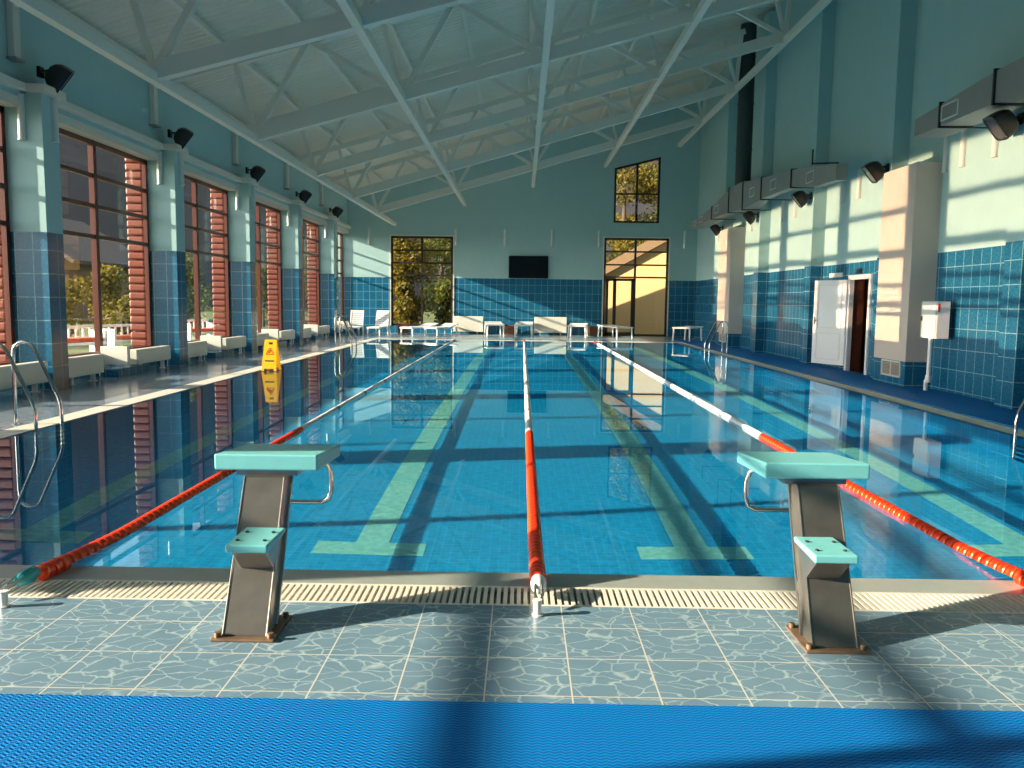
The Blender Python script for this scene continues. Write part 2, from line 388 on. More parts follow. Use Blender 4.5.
# ------------------------------------------------------------------ walls
def pillar(name, x0, y0, x1, y1, z0, z1, m=None): return struct(name, MB().box(x0, y0, z0, x1, y1, z1), m or M['wall'])
for y in LP:
    pillar('pillar', XG-.05, y, XP, y+PW, 0, 4.45)
    b = MB(); zz = 0
    for i in range(27):                                # rounded log boards outside
        z = i*.165 - .1
        b.box(-8.22, y-.04, z, XG-.06, y+PW+.04, z+.15); 
    o = struct('log_buttress', b, M['log'], bevel=.04)
wl = MB()
edges = [YB] + [y for p in LP for y in (p, p+PW)] + [YF]
bays = []
for i in range(0, len(edges), 2):
    a, b2 = edges[i], edges[i+1]
    if b2 - a < .2: continue
    bays.append((a, b2))
    wl.box(XG-.12, a, -.3, XG+.10, b2, .35)            # sill wall
    wl.box(XG-.15, a, 4.25, -7.5, b2, 4.45)            # lintel
wl.box(XG-.15, YB, 4.45, -7.55, YF, roof_z(-7.6)+.2)
struct('wall_left', wl, M['wall'])
tr = MB(); tr.box(-7.56, YB, 4.45, -7.38, YF, 4.57)
for y in LP: tr.box(-7.56, y-.07, 4.45, -7.10, y+PW+.07, 4.57)
struct('trim_1', tr, M['cream'], bevel=.01)
tr = MB()
for a, b2 in bays: tr.box(-7.52, a, 4.235, -7.49, b2, 4.37); tr.box(XG+.05, a, 4.235, -7.5, b2, 4.25)
struct('trim_2', tr, M['cream'])
for n, (a, b2) in enumerate(bays):
    w = MB(); fx0, fx1 = XG-.04, XG+.04; m2 = (a+b2)/2
    w.box(fx0, a, .35, fx1, a+.09, 4.235); w.box(fx0, b2-.09, .35, fx1, b2, 4.235)
    w.box(fx0, a, .35, fx1, b2, .43); w.box(fx0, a, 4.15, fx1, b2, 4.235)
    w.box(fx0-.01, m2-.055, .35, fx1+.01, m2+.055, 4.235)
    for z in (2.52, 3.07, 3.61): w.box(fx0+.005, a, z-.035, fx1-.005, b2, z+.035)
    o = struct('window_%d' % (n+1), w, M['wood_frame'])
    g = MB(); g.quad((XG,a,.35),(XG,b2,.35),(XG,b2,4.23),(XG,a,4.23)); g.build('pane', M['glass'], o)

# far wall with its three openings
fw = MB(); T = .3
def col(x0, x1, spans):                                # spans of (z0(x), z1(x)) pairs as 2-tuples at x0 and x1
    for (a0, a1), (b0, b1) in spans:
        fw.prism([(x0,YF,a0),(x1,YF,a1),(x1,YF,b1),(x0,YF,b0)], (0,T,0))
top = lambda x: roof_z(x)+.2
fl0 = (-.3, -.3)
col(-7.95, -5.67, [(fl0, (top(-7.95), top(-5.67)))])
col(-5.67, -2.99, [(fl0, (.33,.33)), ((4.17,4.17), (top(-5.67), top(-2.99)))])
col(-2.99, 3.5, [(fl0, (top(-2.99), top(3.5)))])
col(3.5, 3.87, [(fl0, (0,0)), ((4.19,4.19), (top(3.5), top(3.87)))])
col(3.87, 5.82, [(fl0, (0,0)), ((4.19,4.19), (4.83,4.83)), ((7.12,7.61), (top(3.87), top(5.82)))])
col(5.82, 6.27, [(fl0, (0,0)), ((4.19,4.19), (top(5.82), top(6.27)))])
col(6.27, 7.9, [(fl0, (top(6.27), top(7.9)))])
struct('wall_far', fw, M['wall'])
# white reveals around far openings
tr = MB()
for x0, x1, z0, z1 in ((-5.67,-2.99,.33,4.17), (3.5,6.27,0,4.19)):
    tr.box(x0-.05, YF-.02, z0, x0, YF, z1+.05); tr.box(x1, YF-.02, z0, x1+.05, YF, z1+.05); tr.box(x0, YF-.02, z1, x1, YF, z1+.05)
struct('trim_3', tr, M['cream'])
def far_frame(n, x0, x1, z0, z1, rows, mull, z1r=None):
    w = MB(); a, b2 = YF+.04, YF+.11; z1r = z1r or z1
    w.box(x0, a, z0, x0+.09, b2, z1); w.box(x1-.09, a, z0, x1, b2, z1r); w.box(x0, a, z0, x1, b2, z0+.08)
    w.prism([(x0,a,z1-.09),(x1,a,z1r-.09),(x1,a,z1r),(x0,a,z1)], (0,.07,0))
    for x in mull: w.box(x-.045, a-.01, z0, x+.045, b2, (z1+(z1r-z1)*(x-x0)/(x1-x0)))
    for z in rows: w.box(x0, a+.005, z-.035, x1, b2-.005, z+.035)
    o = struct('window_%d' % n, w, M['dark_frame'])
    g = MB(); g.add([(x0,YF+.075,z0),(x1,YF+.075,z0),(x1,YF+.075,z1r),(x0,YF+.075,z1)], [(0,1,2,3)]); g.build('pane', M['glass'], o)
    return o
nb = len(bays)
far_frame(nb+1, -5.67, -2.99, .33, 4.17, (2.5, 3.03, 3.57), (-4.33,))
far_frame(nb+2, 3.5, 6.27, 0, 4.19, (2.52, 3.05, 3.61), (4.85,))
far_frame(nb+3, 3.87, 5.82, 4.83, 7.12, (6.05,), (4.84,), 7.61)
dr = MB(); a, b2 = YF+.01, YF+.10                       # terrace door set into the glazing
dr.box(3.60,a,.02,3.72,b2,2.46); dr.box(3.92,a,.02,4.06,b2,2.46); dr.box(4.70,a,.02,4.82,b2,2.46); dr.box(3.6,a,2.36,4.82,b2,2.47); dr.box(3.6,a,.02,4.82,b2,.16)
d2 = struct('door_2', dr, M['dark_frame'])
MB().tube([(4.0,a-.01,.95),(4.0,a-.06,.95),(4.0,a-.06,1.35),(4.0,a-.01,1.35)], .015, 8).build('door_handle', M['black'], d2)

# right wall with the doorway
DY0, DY1, DZ = 18.0, 19.12, 2.06
wr = MB()
xo = XR+.3; zt = roof_z(XR)+.3
wr.box(XR, YB, -.3, xo, DY0, zt); wr.box(XR, DY1, -.3, xo, YF, zt); wr.box(XR, DY0, DZ, xo, DY1, zt)
struct('wall_right', wr, M['wall'])
for y in RP: pillar('pillar', XRP, y, XR+.02, y+PW, -.1, roof_z(XRP)-.1)
wb = MB(); wb.box(-8.2, YB-.3, -.3, 8.0, YB, 10.4); struct('wall_back', wb, M['wall'])
sv = MB(); sv.box(7.0, 15.2, -.1, XR+.01, 16.56, 4.0); struct('wall_shaft', sv, M['shaft'])
sv = MB(); sv.box(7.0, 28.33, -.1, XR+.01, 30.0, 4.0); struct('wall_shaft', sv, M['shaft'])
# little room behind the doorway
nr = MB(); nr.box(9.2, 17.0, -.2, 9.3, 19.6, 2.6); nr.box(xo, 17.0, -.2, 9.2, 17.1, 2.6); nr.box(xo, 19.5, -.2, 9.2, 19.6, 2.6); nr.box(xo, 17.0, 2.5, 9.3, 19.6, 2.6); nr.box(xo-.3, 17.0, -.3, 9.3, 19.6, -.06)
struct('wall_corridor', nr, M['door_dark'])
tr = MB()
for y0, y1, z0, z1 in ((DY0-.06, DY0+.05, -.06, DZ+.06), (DY1-.05, DY1+.06, -.06, DZ+.06), (DY0, DY1, DZ-.04, DZ+.06)): tr.box(XR-.04, y0, z0, XR+.06, y1, z1)
fr = struct('trim_4', tr, M['pvc'])
tr = MB()
for y0, y1, z0, z1 in ((DY0, DY0+.03, -.06, DZ), (DY1-.03, DY1, -.06, DZ), (DY0, DY1, DZ-.03, DZ)): tr.box(XR+.06, y0, z0, xo, y1, z1)
struct('trim_6', tr, M['door_dark'])
dh = Vector((XR-.06, DY1+.02, 0)); de = Vector((7.0, 20.06, 0)); dd = (de-dh); wd = dd.length; dd.normalize()
t = bpy.data.objects.new('door_1', None); COL.objects.link(t); t.location = dh; t.rotation_euler = (0,0,math.atan2(dd.y, dd.x)); t['kind'] = 'structure'
lf = MB(); lf.box(0,-.025,.06,wd,.025,2.02); lf.build('leaf', M['pvc'], t, bevel=.006)
fr2 = MB()
for zz0, zz1 in ((.16,.80),(.90,1.92)):
    for s in (-1, 1):
        y = s*.027
        fr2.box(.12,y-.006,zz0,wd-.12,y+.006,zz0+.03); fr2.box(.12,y-.006,zz1-.03,wd-.12,y+.006,zz1); fr2.box(.12,y-.006,zz0,.15,y+.006,zz1); fr2.box(wd-.15,y-.006,zz0,wd-.12,y+.006,zz1)
fr2.build('panel_moulding', M['white'], t)
hd = MB(); hd.box(wd-.08,-.045,.98,wd-.05,.045,1.16); hd.tube([(wd-.065,.03,1.08),(wd-.065,.07,1.08),(wd-.19,.07,1.08)], .011, 8); hd.tube([(wd-.065,-.03,1.08),(wd-.065,-.07,1.08),(wd-.19,-.07,1.08)], .011, 8); hd.build('door_handle', M['chrome'], t)

# ceiling, and the purlins under it
ce = MB(); y0, y1 = YB-.3, YF+.4
ce.prism([(-8.3,y0,roof_z(-8.3)),(8.1,y0,roof_z(8.1)),(8.1,y0,roof_z(8.1)+.2),(-8.3,y0,roof_z(-8.3)+.2)], (0,y1-y0,0))
struct('ceiling', ce, M['ceiling'])

# ------------------------------------------------------------------ roof steel
TX = [-5.42, -2.46, .40, 3.42, 6.50]
def bz(x): return 4.73 + (x+5.42)*.2836
U = Vector((1,0,.2836)).normalized(); W = Vector((-U.z,0,U.x)); DEP = 1.50
def up(p, d): return (p[0]+W.x*d, p[1], p[2]+W.z*d)
order = ['nearest to the camera', 'second from the camera', 'third from the camera', 'fourth from the camera', 'farthest, close to the end wall']
TYL = [12.5, 17.15, 21.96, 26.68, 31.24]; TYR = [13.4, 17.6, 21.65, 26.45, 31.14]
for k in range(5):
    yl, yr = TYL[k], TYR[k]
    Yx = lambda x: yl + (yr-yl)*(x+5.42)/11.92
    t = thing('roof_truss', 'white steel roof truss spanning the hall, '+order[k], 'truss', (-5.42, yl, 4.6), 'roof trusses'); L = t.location
    B = [Vector((x, Yx(x), bz(x))) for x in TX]
    MB().bar(B[0]-U*.1, B[-1]+U*.1, .16, .26, W).build('bottom_chord', M['steel_white'], t, L)
    pts = []
    x = TX[0]
    tn = []
    for i in range(6):
        if i == 0: q = B[0] - U*1.5
        elif i == 5: q = B[-1] + U*.55
        else: q = (B[i-1]+B[i])/2
        tn.append(Vector(up(q, DEP)))
    e0 = tn[0]-U*.2; e1 = tn[-1]+U*.1
    MB().bar(e0, e1, .14, .16, W).build('top_chord', M['steel_white'], t, L)
    for i in range(5):
        MB().bar(B[i], tn[i], .10, .10, (0,1,0)).build('diagonal', M['steel_white'], t, L)
        MB().bar(B[i], tn[i+1], .10, .10, (0,1,0)).build('diagonal', M['steel_white'], t, L)
        MB().bar(B[i], Vector(up(B[i], DEP)), .09, .09, (0,1,0)).build('post', M['steel_white'], t, L)
    pl = MB(); pl.box(-7.54, yl-.06, 4.90, -7.44, yl+.10, tn[0].z+.05); pl.build('wall_post', M['cream'], t, L)
    bl = MB(); bl.box(-7.55, yl-.10, 4.87, -7.40, yl+.14, 4.90); bl.build('base_plate', M['galv'], t, L)
names5 = ['beside the windows', 'second from the windows', 'over the middle of the pool', 'second from the right wall', 'beside the right wall']
for i, x in enumerate(TX):
    z = bz(x) - .10
    m = MB(); m.bar((x, YB+.1, z), (x, 35.65, z), .13, .15)
    single('tie_beam', m, M['steel_white'], 'white steel tie beam running the length of the roof, '+names5[i], 'beam', 'tie beams under the trusses')
pu = MB()
for k in range(9):
    q = up((-5.42 - 1.5*U.x + k*1.49, 0, bz(-5.42 - 1.5*U.x + k*1.49)), DEP+.13)
    if q[0] > 7.4: continue
    pu.bar((q[0], YB+.1, q[2]), (q[0], YF-.05, q[2]), .08, .12, W)
struct('trim_5', pu, M['steel_white'])

# ------------------------------------------------------------------ starting blocks
def starting_block(label, x, y, lx):
    t = thing('starting_block', label, 'starting block', (x, y, 0), 'starting blocks')
    bp = MB(); bp.box(-.135,-.03,0,.135,.26,.012); bp.build('base_plate', M['rust'], t, bevel=.004)
    for sx in (-1,1):
        for yy in (0,.23):
            MB().cyl((sx*.113,yy,.012),(sx*.113,yy,.032),.014,6).build('bolt', M['rust'], t)
    # leaning box column, shallow channel in its near face
    z1 = .585; lean = .56
    def P(u, w, z): return (u + lx*z/z1, lean*z/z1 + w, z)
    po = MB()
    hw0, hw1 = .098, .100; dp = .17
    rings = []
    for z, hw in ((.012, hw0), (z1, hw1)):
        rings.append([P(-hw,.0,z),P(-hw+.007,.0,z),P(-hw+.007,.004,z),P(hw-.007,.004,z),P(hw-.007,.0,z),P(hw,.0,z),P(hw,dp,z),P(-hw,dp,z)])
    po.loft(rings, False)
    for r in (rings[0], rings[1]): po.add([r[0],r[5],r[6],r[7]], [(0,1,2,3)])
    po.build('post', M['inox'], t, bevel=.003)
    rib = MB()
    for sx in (-1,1): rib.bar(P(sx*.103,.10,.02), P(sx*.103,.10,z1-.01), .008, .02, (1,0,0))
    rib.build('side_seam', M['chrome'], t)
    # platform, front lower than the back
    y0, y1 = .58, 1.10
    pf = MB()
    def pr(yy, zz): return zz - (yy-y0)*.075
    pts = [(y0,.612),(y0,.690),(y1,pr(y1,.690)),(y1,pr(y1,.628))]
    pf.prism([(lx-.253,a,b2) for a,b2 in pts], (.506,0,0)); pf.build('platform', M['mint'], t, bevel=.008)
    sp = MB(); sp.box(lx-.15,.60,.583,lx+.15,1.0,.612); sp.build('support_plate', M['inox'], t)
    st = MB(); st.prism([(lx*.15-.092,.08,.352),(lx*.15-.092,.08,.388),(lx*.15-.092,.37,.388),(lx*.15-.092,.36,.366)], (.184,0,0)); s2 = st.build('step', M['mint'], t, bevel=.006)
    for sx in (-1,1):
        for yy in (.15,.28): MB().cyl((lx*.15+sx*.06,yy,.386),(lx*.15+sx*.06,yy,.394),.009,6).build('screw', M['housing'], s2)
    br = MB(); br.prism([(lx*.15-.075,.10,.355),(lx*.15-.075,.34,.365),(lx*.15-.075,.25,.22)], (.15,0,0)); br.build('step_bracket', M['inox'], t, bevel=.003)
    h = MB(); rr = .013; yy = 1.02
    path = []
    for sx in (1,-1):
        seg = [(sx*.15,yy-.06,.60),(sx*.20,yy,.555),(sx*.215,yy+.015,.50),(sx*.215,yy+.015,.41),(sx*.20,yy+.015,.365),(sx*.16,yy+.015,.345)]
        path += [(a+lx,b2,c) for a,b2,c in (seg if sx == 1 else seg[::-1])]
    h.tube(path, rr, 10); h.build('grab_handle', M['chrome'], t)
    return t
starting_block('mint green starting block on steel post, left one, nearer the windows', -1.165, 3.40, -.075)
starting_block('mint green starting block on steel post, right one, nearer the door wall', 1.34, 3.38, .095)

# ------------------------------------------------------------------ lane ropes and anchors
def lane_rope(x, label, nred=64, float_mat='teal_float', cap='ellipsoid'):
    t = thing('lane_rope', label, 'lane rope', (x, 4.0, WZ), 'floating lane ropes'); L = Vector(t.location)
    pitch = .078
    def zc(y): return WZ + .004 + (.056*max(0, (5.0-y)/1.0)**1.5 if y < 5.0 else 0)
    MB().tube([(0, y-4.0, zc(y)-WZ+.012) for y in (3.80, 4.0, 4.3, 4.6, 4.9, 5.3, 12, 20, 30.45)], .006, 6).build('cable', M['cable'], t)
    dm = None
    R0 = .044
    prof = [(-.034,.020),(-.030,.039),(-.022,R0),(-.010,R0*.93),(.010,R0*.93),(.022,R0),(.030,.039),(.034,.020)]
    def ring(a, r, n=14, lo=-9): return [(r*math.cos(2*PI*k/n), a, max(r*math.sin(2*PI*k/n), lo)) for k in range(n)]
    for i in range(nred):
        y = 4.12 + i*pitch
        if i == 0 or i == 3:                            # the first few hang clear of the water, the rest float half sunk
            o = MB().loft([ring(a, r, 20, -9 if i < 3 else -.003) for a, r in prof], True, False).build('float_disc', M['red_float'], t); dm = o
        else:
            o = dm.copy(); COL.objects.link(o); o.parent = t
        o.location = (0, y-4.0, zc(y)-WZ)
    y = 4.12 + nred*pitch
    w = MB(); g = MB(); r = MB(); i = 0
    while y < 30.3:
        tgt = r if y > 29.2 else (g if i % 24 in (22, 23) else w)
        tgt.loft([[(p[0], p[1]+y-4.0, p[2]+.004) for p in ring(a, rr, 10, -.003)] for a, rr in ((-.036,.038),(-.02,.044),(.02,.044),(.036,.038))], True, True)
        y += pitch; i += 1
    o = w.build('white_float_row', M['white_float'], t); tag(o, 'white floats along the middle of the rope', kind='stuff')
    o = g.build('grey_float_row', M['grey_float'], t); tag(o, 'grey floats between the white ones', kind='stuff')
    o = r.build('red_float_row', M['red_float'], t); tag(o, 'red floats at the far end of the rope', kind='stuff')
    e = MB()
    if cap == 'ellipsoid':
        rr = [(.0,.010),(.02,.026),(.06,.038),(.11,.040),(.15,.034),(.17,.012)]
    else:
        rr = [(.0,.025),(.02,.042),(.06,.046),(.12,.046),(.16,.042),(.18,.02)]
    e.loft([[(q*math.cos(2*PI*k/12), -.08+a+.0, q*math.sin(2*PI*k/12)) for k in range(12)] for a, q in rr], True, True)
    o = e.build('end_float', M[float_mat], t); o.location = (0, -.04, zc(3.96)-WZ+.012)
    hk = MB(); hk.tube([(0,-.22,.055),(.018,-.18,.075),(.018,-.10,.095),(0,-.05,.10),(-.018,-.10,.095),(-.018,-.18,.075),(0,-.22,.055)], .006, 6); hk.build('tension_hook', M['chrome'], t)
    return t
lane_rope(-2.43, 'red and white floating lane rope nearest the window wall', float_mat='teal_float')
lane_rope(.10, 'red and white floating lane rope in the middle of the pool', float_mat='white_float')
lane_rope(2.66, 'red and white floating lane rope nearest the right wall', float_mat='red_float')
for x, lb in ((-2.40,'beside the left lane rope'), (.09,'beside the middle lane rope'), (2.64,'beside the right lane rope')):
    a = MB(); a.cyl((x,3.73,0),(x,3.73,.068),.019,14); a.cyl((x,3.73,.068),(x,3.73,.076),.022,14); a.cyl((x,3.73,0),(x,3.73,.006),.028,14)
    single('rope_anchor', a, M['plastic'], 'short white anchor post fixed to the deck '+lb, 'anchor', 'lane rope anchor posts')

# ------------------------------------------------------------------ pool ladders
def ladder(label, x_edge, sgn, ya, yb, group=None):
    """sgn: +1 when the deck lies towards -x"""
    t = thing('pool_ladder', label, 'pool ladder', (x_edge - sgn*.42, (ya+yb)/2, 0), 'pool ladders'); L = Vector(t.location)
    for y in (ya, yb):
        xd, xw = x_edge - sgn*.42, x_edge + sgn*.10
        pts = [(xd,y,0),(xd,y,.55),(xd+sgn*.0,y,.74)]
        for k in range(1, 8):
            a = PI - (PI*.80)*k/7
            pts.append((xd+sgn*(.13+.13*math.cos(a)), y, .80+.13*math.sin(a)))
        pts += [(xw-sgn*.02,y,.30),(xw,y,.20),(xw,y,.05),(xw,y,-1.15)]
        rl = MB(); rl.tube(pts, .02, 10); o = rl.build('rail', M['chrome'], t, L)
        fl = MB(); fl.cyl((xd,y,0),(xd,y,.012),.048,16); fl.build('foot_flange', M['chrome'], o, L)
    for z in (-.30,-.58,-.86,-1.12):
        s = MB(); s.box(x_edge+sgn*.06, ya, z-.012, x_edge+sgn*.15, yb, z+.012); s.build('tread', M['inox'], t, L)
ladder('stainless pool ladder at the near left edge, with tall curved handrails', PX0, 1, 8.72, 9.22)
ladder('stainless pool ladder at the far left corner near the loungers', PX0, 1, 25.3, 25.95)
ladder('stainless pool ladder at the far right corner near the single lounger', PX1, -1, 24.5, 25.1)
ladder('stainless pool ladder cut off by the right image edge', PX1-.1, -1, 8.5, 9.08)

# ------------------------------------------------------------------ wet floor sign
t = thing('wet_floor_sign', 'yellow folding wet floor caution board on the window side deck', 'caution sign', (-5.02, 16.6, 0))
for s in (-1, 1):
    p = MB()
    def q(u, z, off=0): return (u, s*(.17 - .15*z/.62) + s*off, z)
    out = [(-.15,.04),(.15,.04),(.115,.62),(-.115,.62)]
    # panel with a hand hole at the top
    def slab(poly, th=.008):
        p.loft([[q(u,z) for u,z in poly],[q(u,z,th) for u,z in poly]])
    slab([(-.15,.0),(-.10,.0),(-.095,.05),(-.147,.05)]); slab([(.10,.0),(.15,.0),(.147,.05),(.095,.05)])
    slab([(-.147,.05),(.147,.05),(.121,.52),(-.121,.52)]); slab([(-.121,.52),(-.05,.52),(-.05,.57),(-.118,.57)]); slab([(.05,.52),(.121,.52),(.118,.57),(.05,.57)]); slab([(-.118,.57),(.118,.57),(.115,.62),(-.115,.62)])
    pn = p.build('board', M['yellow'], t)
    tri = MB()
    for (a, b2) in (((-.075,.33),(.075,.33)),((.075,.33),(0,.46)),((0,.46),(-.075,.33))):
        tri.bar(q(a[0],a[1],.010), q(b2[0],b2[1],.010), .014, .004, (0,1,0))
    tri.bar(q(-.02,.35,.010), q(.015,.41,.010), .022, .004, (0,1,0)); tri.ellipsoid(q(.02,.425,.010), .011, .004, .011, 8, 5)
    tri.build('warning_symbol', M['red_ink'], pn)
    MB().bar(q(-.09,.20,.010), q(.09,.20,.010), .026, .004, (0,1,0)).build('print_bar', M['black_ink'], pn)

# ------------------------------------------------------------------ heated benches and screens in the window bays
bay_names = ['second window bay', 'third window bay', 'fourth window bay', 'fifth window bay', 'last window bay']
near_names = ['between the nearest visible pillar and the second', 'between the second pillar and the third', 'between the third pillar and the fourth', 'between the fourth pillar and the fifth', 'between the fifth pillar and the end wall']
vis = [b for b in bays if b[1] > 8.5]
pos_names = ['', 'under the nearest full window', 'under the second full window', 'under the third full window', 'under the fourth full window', 'under the last window']
def screen(cx, cy, ln, along, label, z0=.13, z1=.45, th=.17, base=(0, 0)):
    t = thing('radiator_screen', label, 'radiator', (cx, cy, min(base)), 'white radiators in the window bays'); o0 = min(base)
    b = MB()
    if along == 'y': b.box(-th/2,-ln/2,z0-o0,th/2,ln/2,z1-o0)
    else: b.box(-ln/2,-th/2,z0-o0,ln/2,th/2,z1-o0)
    b.build('casing', M['panel'], t, bevel=.012)
    for i, s in enumerate((-1, 1)):
        f = MB(); d = ln/2-(.22 if ln > .6 else .07); zb = base[i]-o0
        px, py = (0, s*d) if along == 'y' else (s*d, 0)
        f.box(px-.03,py-.03,zb,px+.03,py+.03,z0-o0+.01); f.box(px-.05,py-.05,zb,px+.05,py+.05,zb+.012); f.build('foot', M['plastic'], t)
    if along == 'y':
        v = MB(); d = ln/2-.09
        v.cyl((.05,d,0),(.05,d,z0-o0+.02),.012,8); v.cyl((.05,d,.03),(.05,d,.07),.022,8); v.build('valve_pipe', M['chrome'], t)
for n, (a, b2) in enumerate(vis):
    if n == 0:
        screen(-7.30, 11.80, 1.5, 'y', 'long white radiator at the left image edge behind the near ladder'); continue
    bk = MB(); bk.box(XG+.12, a+1.62, 0, -7.2, a+2.9, .15)
    single('tiled_bench', bk, M['wall'], 'low blue tiled bench block '+pos_names[n], 'bench', 'tiled bench blocks under the windows', bevel=.006)
    screen(-7.31, a+.60, 1.14, 'y', 'white radiator on the camera side of the bench '+pos_names[n])
    e = min(a+3.93, b2-.35)
    screen(-7.31, (a+2.42+e)/2, e-a-2.42, 'y', 'white radiator on the far side of the bench '+pos_names[n], .17, base=(.15, 0))
    screen(-7.45, a+2.05, .50, 'x', 'sunlit white radiator set crosswise '+pos_names[n], .19, .53, .10, base=(.15, .15))

# ------------------------------------------------------------------ far end furniture
def lounger(label, x, y, rz, back=0., ln=1.9, w=.62, mat='plastic', h=.34):
    t = thing('sun_lounger', label, 'sun lounger', (x, y, 0), 'white plastic sun loungers', rz)
    bl = min(.72, ln*.42)                                     # x' runs along the lounger, head at +x'
    m = M[mat]
    s = MB(); L0 = -ln/2; L1 = ln/2-bl
    s.box(L0,-w/2,h-.05,L1,-w/2+.05,h); s.box(L0,w/2-.05,h-.05,L1,w/2,h); s.box(L0,-w/2,h-.06,L0+.06,w/2,h)
    k = L0+.09
    while k < L1-.02: s.box(k,-w/2+.03,h-.02,k+.075,w/2-.03,h-.002); k += .095
    s.build('seat', m, t, bevel=.006)
    bk = MB(); ca, sa = math.cos(back), math.sin(back)
    X = Vector((ca,0,sa)); Z = Vector((-sa,0,ca)); o = Vector((L1,0,h-.02))
    for yy in (-w/2+.025, w/2-.025): bk.obox(o+X*bl/2+Vector((0,yy,0)), X*bl/2, Vector((0,.025,0)), Z*.02)
    bk.obox(o+X*(bl-.03), X*.03, Vector((0,w/2,0)), Z*.022)
    k = .05
    while k < bl-.08: bk.obox(o+X*(k+.035), X*.036, Vector((0,w/2-.03,0)), Z*.010); k += .09
    bk.build('backrest', m, t, bevel=.006)
    for lx in (L0+.10, L1+(.05 if back > .3 else bl-.12)):
        for yy in (-1,1):
            g = MB(); g.tube([(lx,yy*(w/2-.04),h-.03),(lx+(.03 if lx > 0 else -.03),yy*(w/2-.02),0)], [.040,.028], 8); g.build('leg', m, t)
    if back > .3:
        pr = MB(); e = o + X*bl*.6
        for yy in (-1,1): pr.bar((e.x,yy*(w/2-.06),e.z-.01),(min(L1+bl*.85, ln/2),yy*(w/2-.06),.0),.03,.03,(0,1,0))
        pr.build('back_support', m, t)
    return t
F = -PI/2
lounger('white sun lounger with raised back, left one of the pair left of the tree window', -6.85, 34.3, PI/2+.05, 1.15, w=.55)
lounger('white sun lounger with raised back, right one of the pair, by the rattan cube', -5.85, 34.3, PI/2-.12, 1.15, w=.55)
lounger('flat white sun lounger before the tree window, left one', -4.25, 34.6, PI/2-.5, .18)
lounger('flat white sun lounger before the tree window, right one', -3.35, 34.7, PI/2-.4, .18)
lounger('white sun lounger seen end-on between the two wide white radiators, left one', -1.15, 34.9, PI/2+.1, .08, w=.72, h=.50)
lounger('white sun lounger standing left of the right wide white radiator', .10, 34.8, PI/2-.03, .10, w=.72, h=.50)
lounger('white sun lounger right of the right wide white radiator', 2.35, 34.7, PI/2-.12, .05, w=.75, h=.50)
lounger('white sun lounger in front of the terrace door', 3.85, 34.4, PI/2+.35, .05, w=.72, h=.46)
lounger('white sun lounger alone in the far right corner', 6.35, 31.9, PI/2-.62, .05, w=.72, ln=1.25, h=.54)
def rattan(label, x, y, w=.45, h=.42):
    t = thing('rattan_table', label, 'side table', (x, y, 0), 'brown rattan side tables')
    b = MB(); b.box(-w/2+.02,-w/2+.02,.03,w/2-.02,w/2-.02,h-.03); b.build('body', M['rattan'], t, bevel=.01)
    c = MB(); c.box(-w/2,-w/2,h-.035,w/2,w/2,h); c.build('top', M['rattan'], t, bevel=.008)
    for sx in (-1,1):
        for sy in (-1,1): MB().box(sx*(w/2-.06),sy*(w/2-.06),0,sx*(w/2-.02),sy*(w/2-.02),.04).build('leg', M['rattan'], t)
rattan('brown rattan cube table beside the raised lounger, left of the tree window', -5.0, 35.3, .5, .46)
rattan('brown rattan cube table left of the middle lane rope end', -.48, 34.9)
rattan('brown rattan cube table before the terrace door', 3.10, 35.75)
def wide_panel(label, x0, x1, z0, z1):
    t = thing('radiator_screen', label, 'radiator', ((x0+x1)/2, YF-.22, 0), 'wide white radiators on the end wall'); w = (x1-x0)/2
    b = MB(); b.box(-w,-.10,z0,w,.10,z1); b.build('casing', M['panel'], t, bevel=.012)
    for s in (-1,1): MB().box(s*(w-.25)-.03,-.03,0,s*(w-.25)+.03,.03,z0+.01).build('foot', M['plastic'], t)
    v = MB(); v.tube([(-w-.10,.05,0),(-w-.10,.05,.22),(-w+.02,.05,.24)], .014, 8); v.build('valve_pipe', M['chrome'], t)
wide_panel('wide white radiator on the end wall right beside the tree window', -2.93, -1.66, .10, .77)
wide_panel('wide white radiator on the end wall below right of the television', .55, 1.93, .10, .78)
t = thing('television', 'black flat television screen high on the end wall', 'television', (.26, YF-.08, 2.42)); 
b = MB(); b.box(-.85,-.03,0,.85,.05,.96); b.build('bezel', M['black'], t, bevel=.01)
MB().box(-.82,-.034,.03,.82,-.028,.93).build('screen', M['screen'], t)
MB().box(-.2,.05,.3,.2,.085,.7).build('wall_mount', M['housing'], t)

# ------------------------------------------------------------------ wall lights (white vertical battens)
def wall_light(x, y, z0, z1, face, label, group):
    t = thing('wall_light', label, 'wall light', (x, y, z0), group); h = z1-z0
    b = MB(); n = 10
    d = {'-y': (Vector((1,0,0)), Vector((0,-1,0))), '+x': (Vector((0,1,0)), Vector((1,0,0))), '-x': (Vector((0,1,0)), Vector((-1,0,0)))}[face]
    ring = lambda z, r: [d[0]*(-r) + Vector((0,0,z))] + [d[0]*(r*-math.cos(PI*k/n)) + d[1]*(.02+1.1*r*math.sin(PI*k/n)) + Vector((0,0,z)) for k in range(n+1)] + [d[0]*r + Vector((0,0,z))]
    b.loft([ring(.02,.05), ring(h-.02,.05)], True); b.build('diffuser', M['white'], t)
    c = MB(); c.loft([ring(0,.056), ring(.02,.056)], True); c.loft([ring(h-.02,.056), ring(h,.056)], True); c.build('end_caps', M['cream'], t)
ordp = ['first', 'second', 'third', 'fourth', 'fifth']
for i, y in enumerate(LP[3:]):
    o = ordp[i]
    wall_light(-7.50, y, 3.75, 4.42, '-y', 'slim white wall light on the camera-facing side of the %s visible left pillar' % o, 'wall lights on left pillars')
    wall_light(XP, y+.30, 3.78, 4.43, '+x', 'slim white wall light on the pool-facing side of the %s visible left pillar' % o, 'wall lights on left pillars')
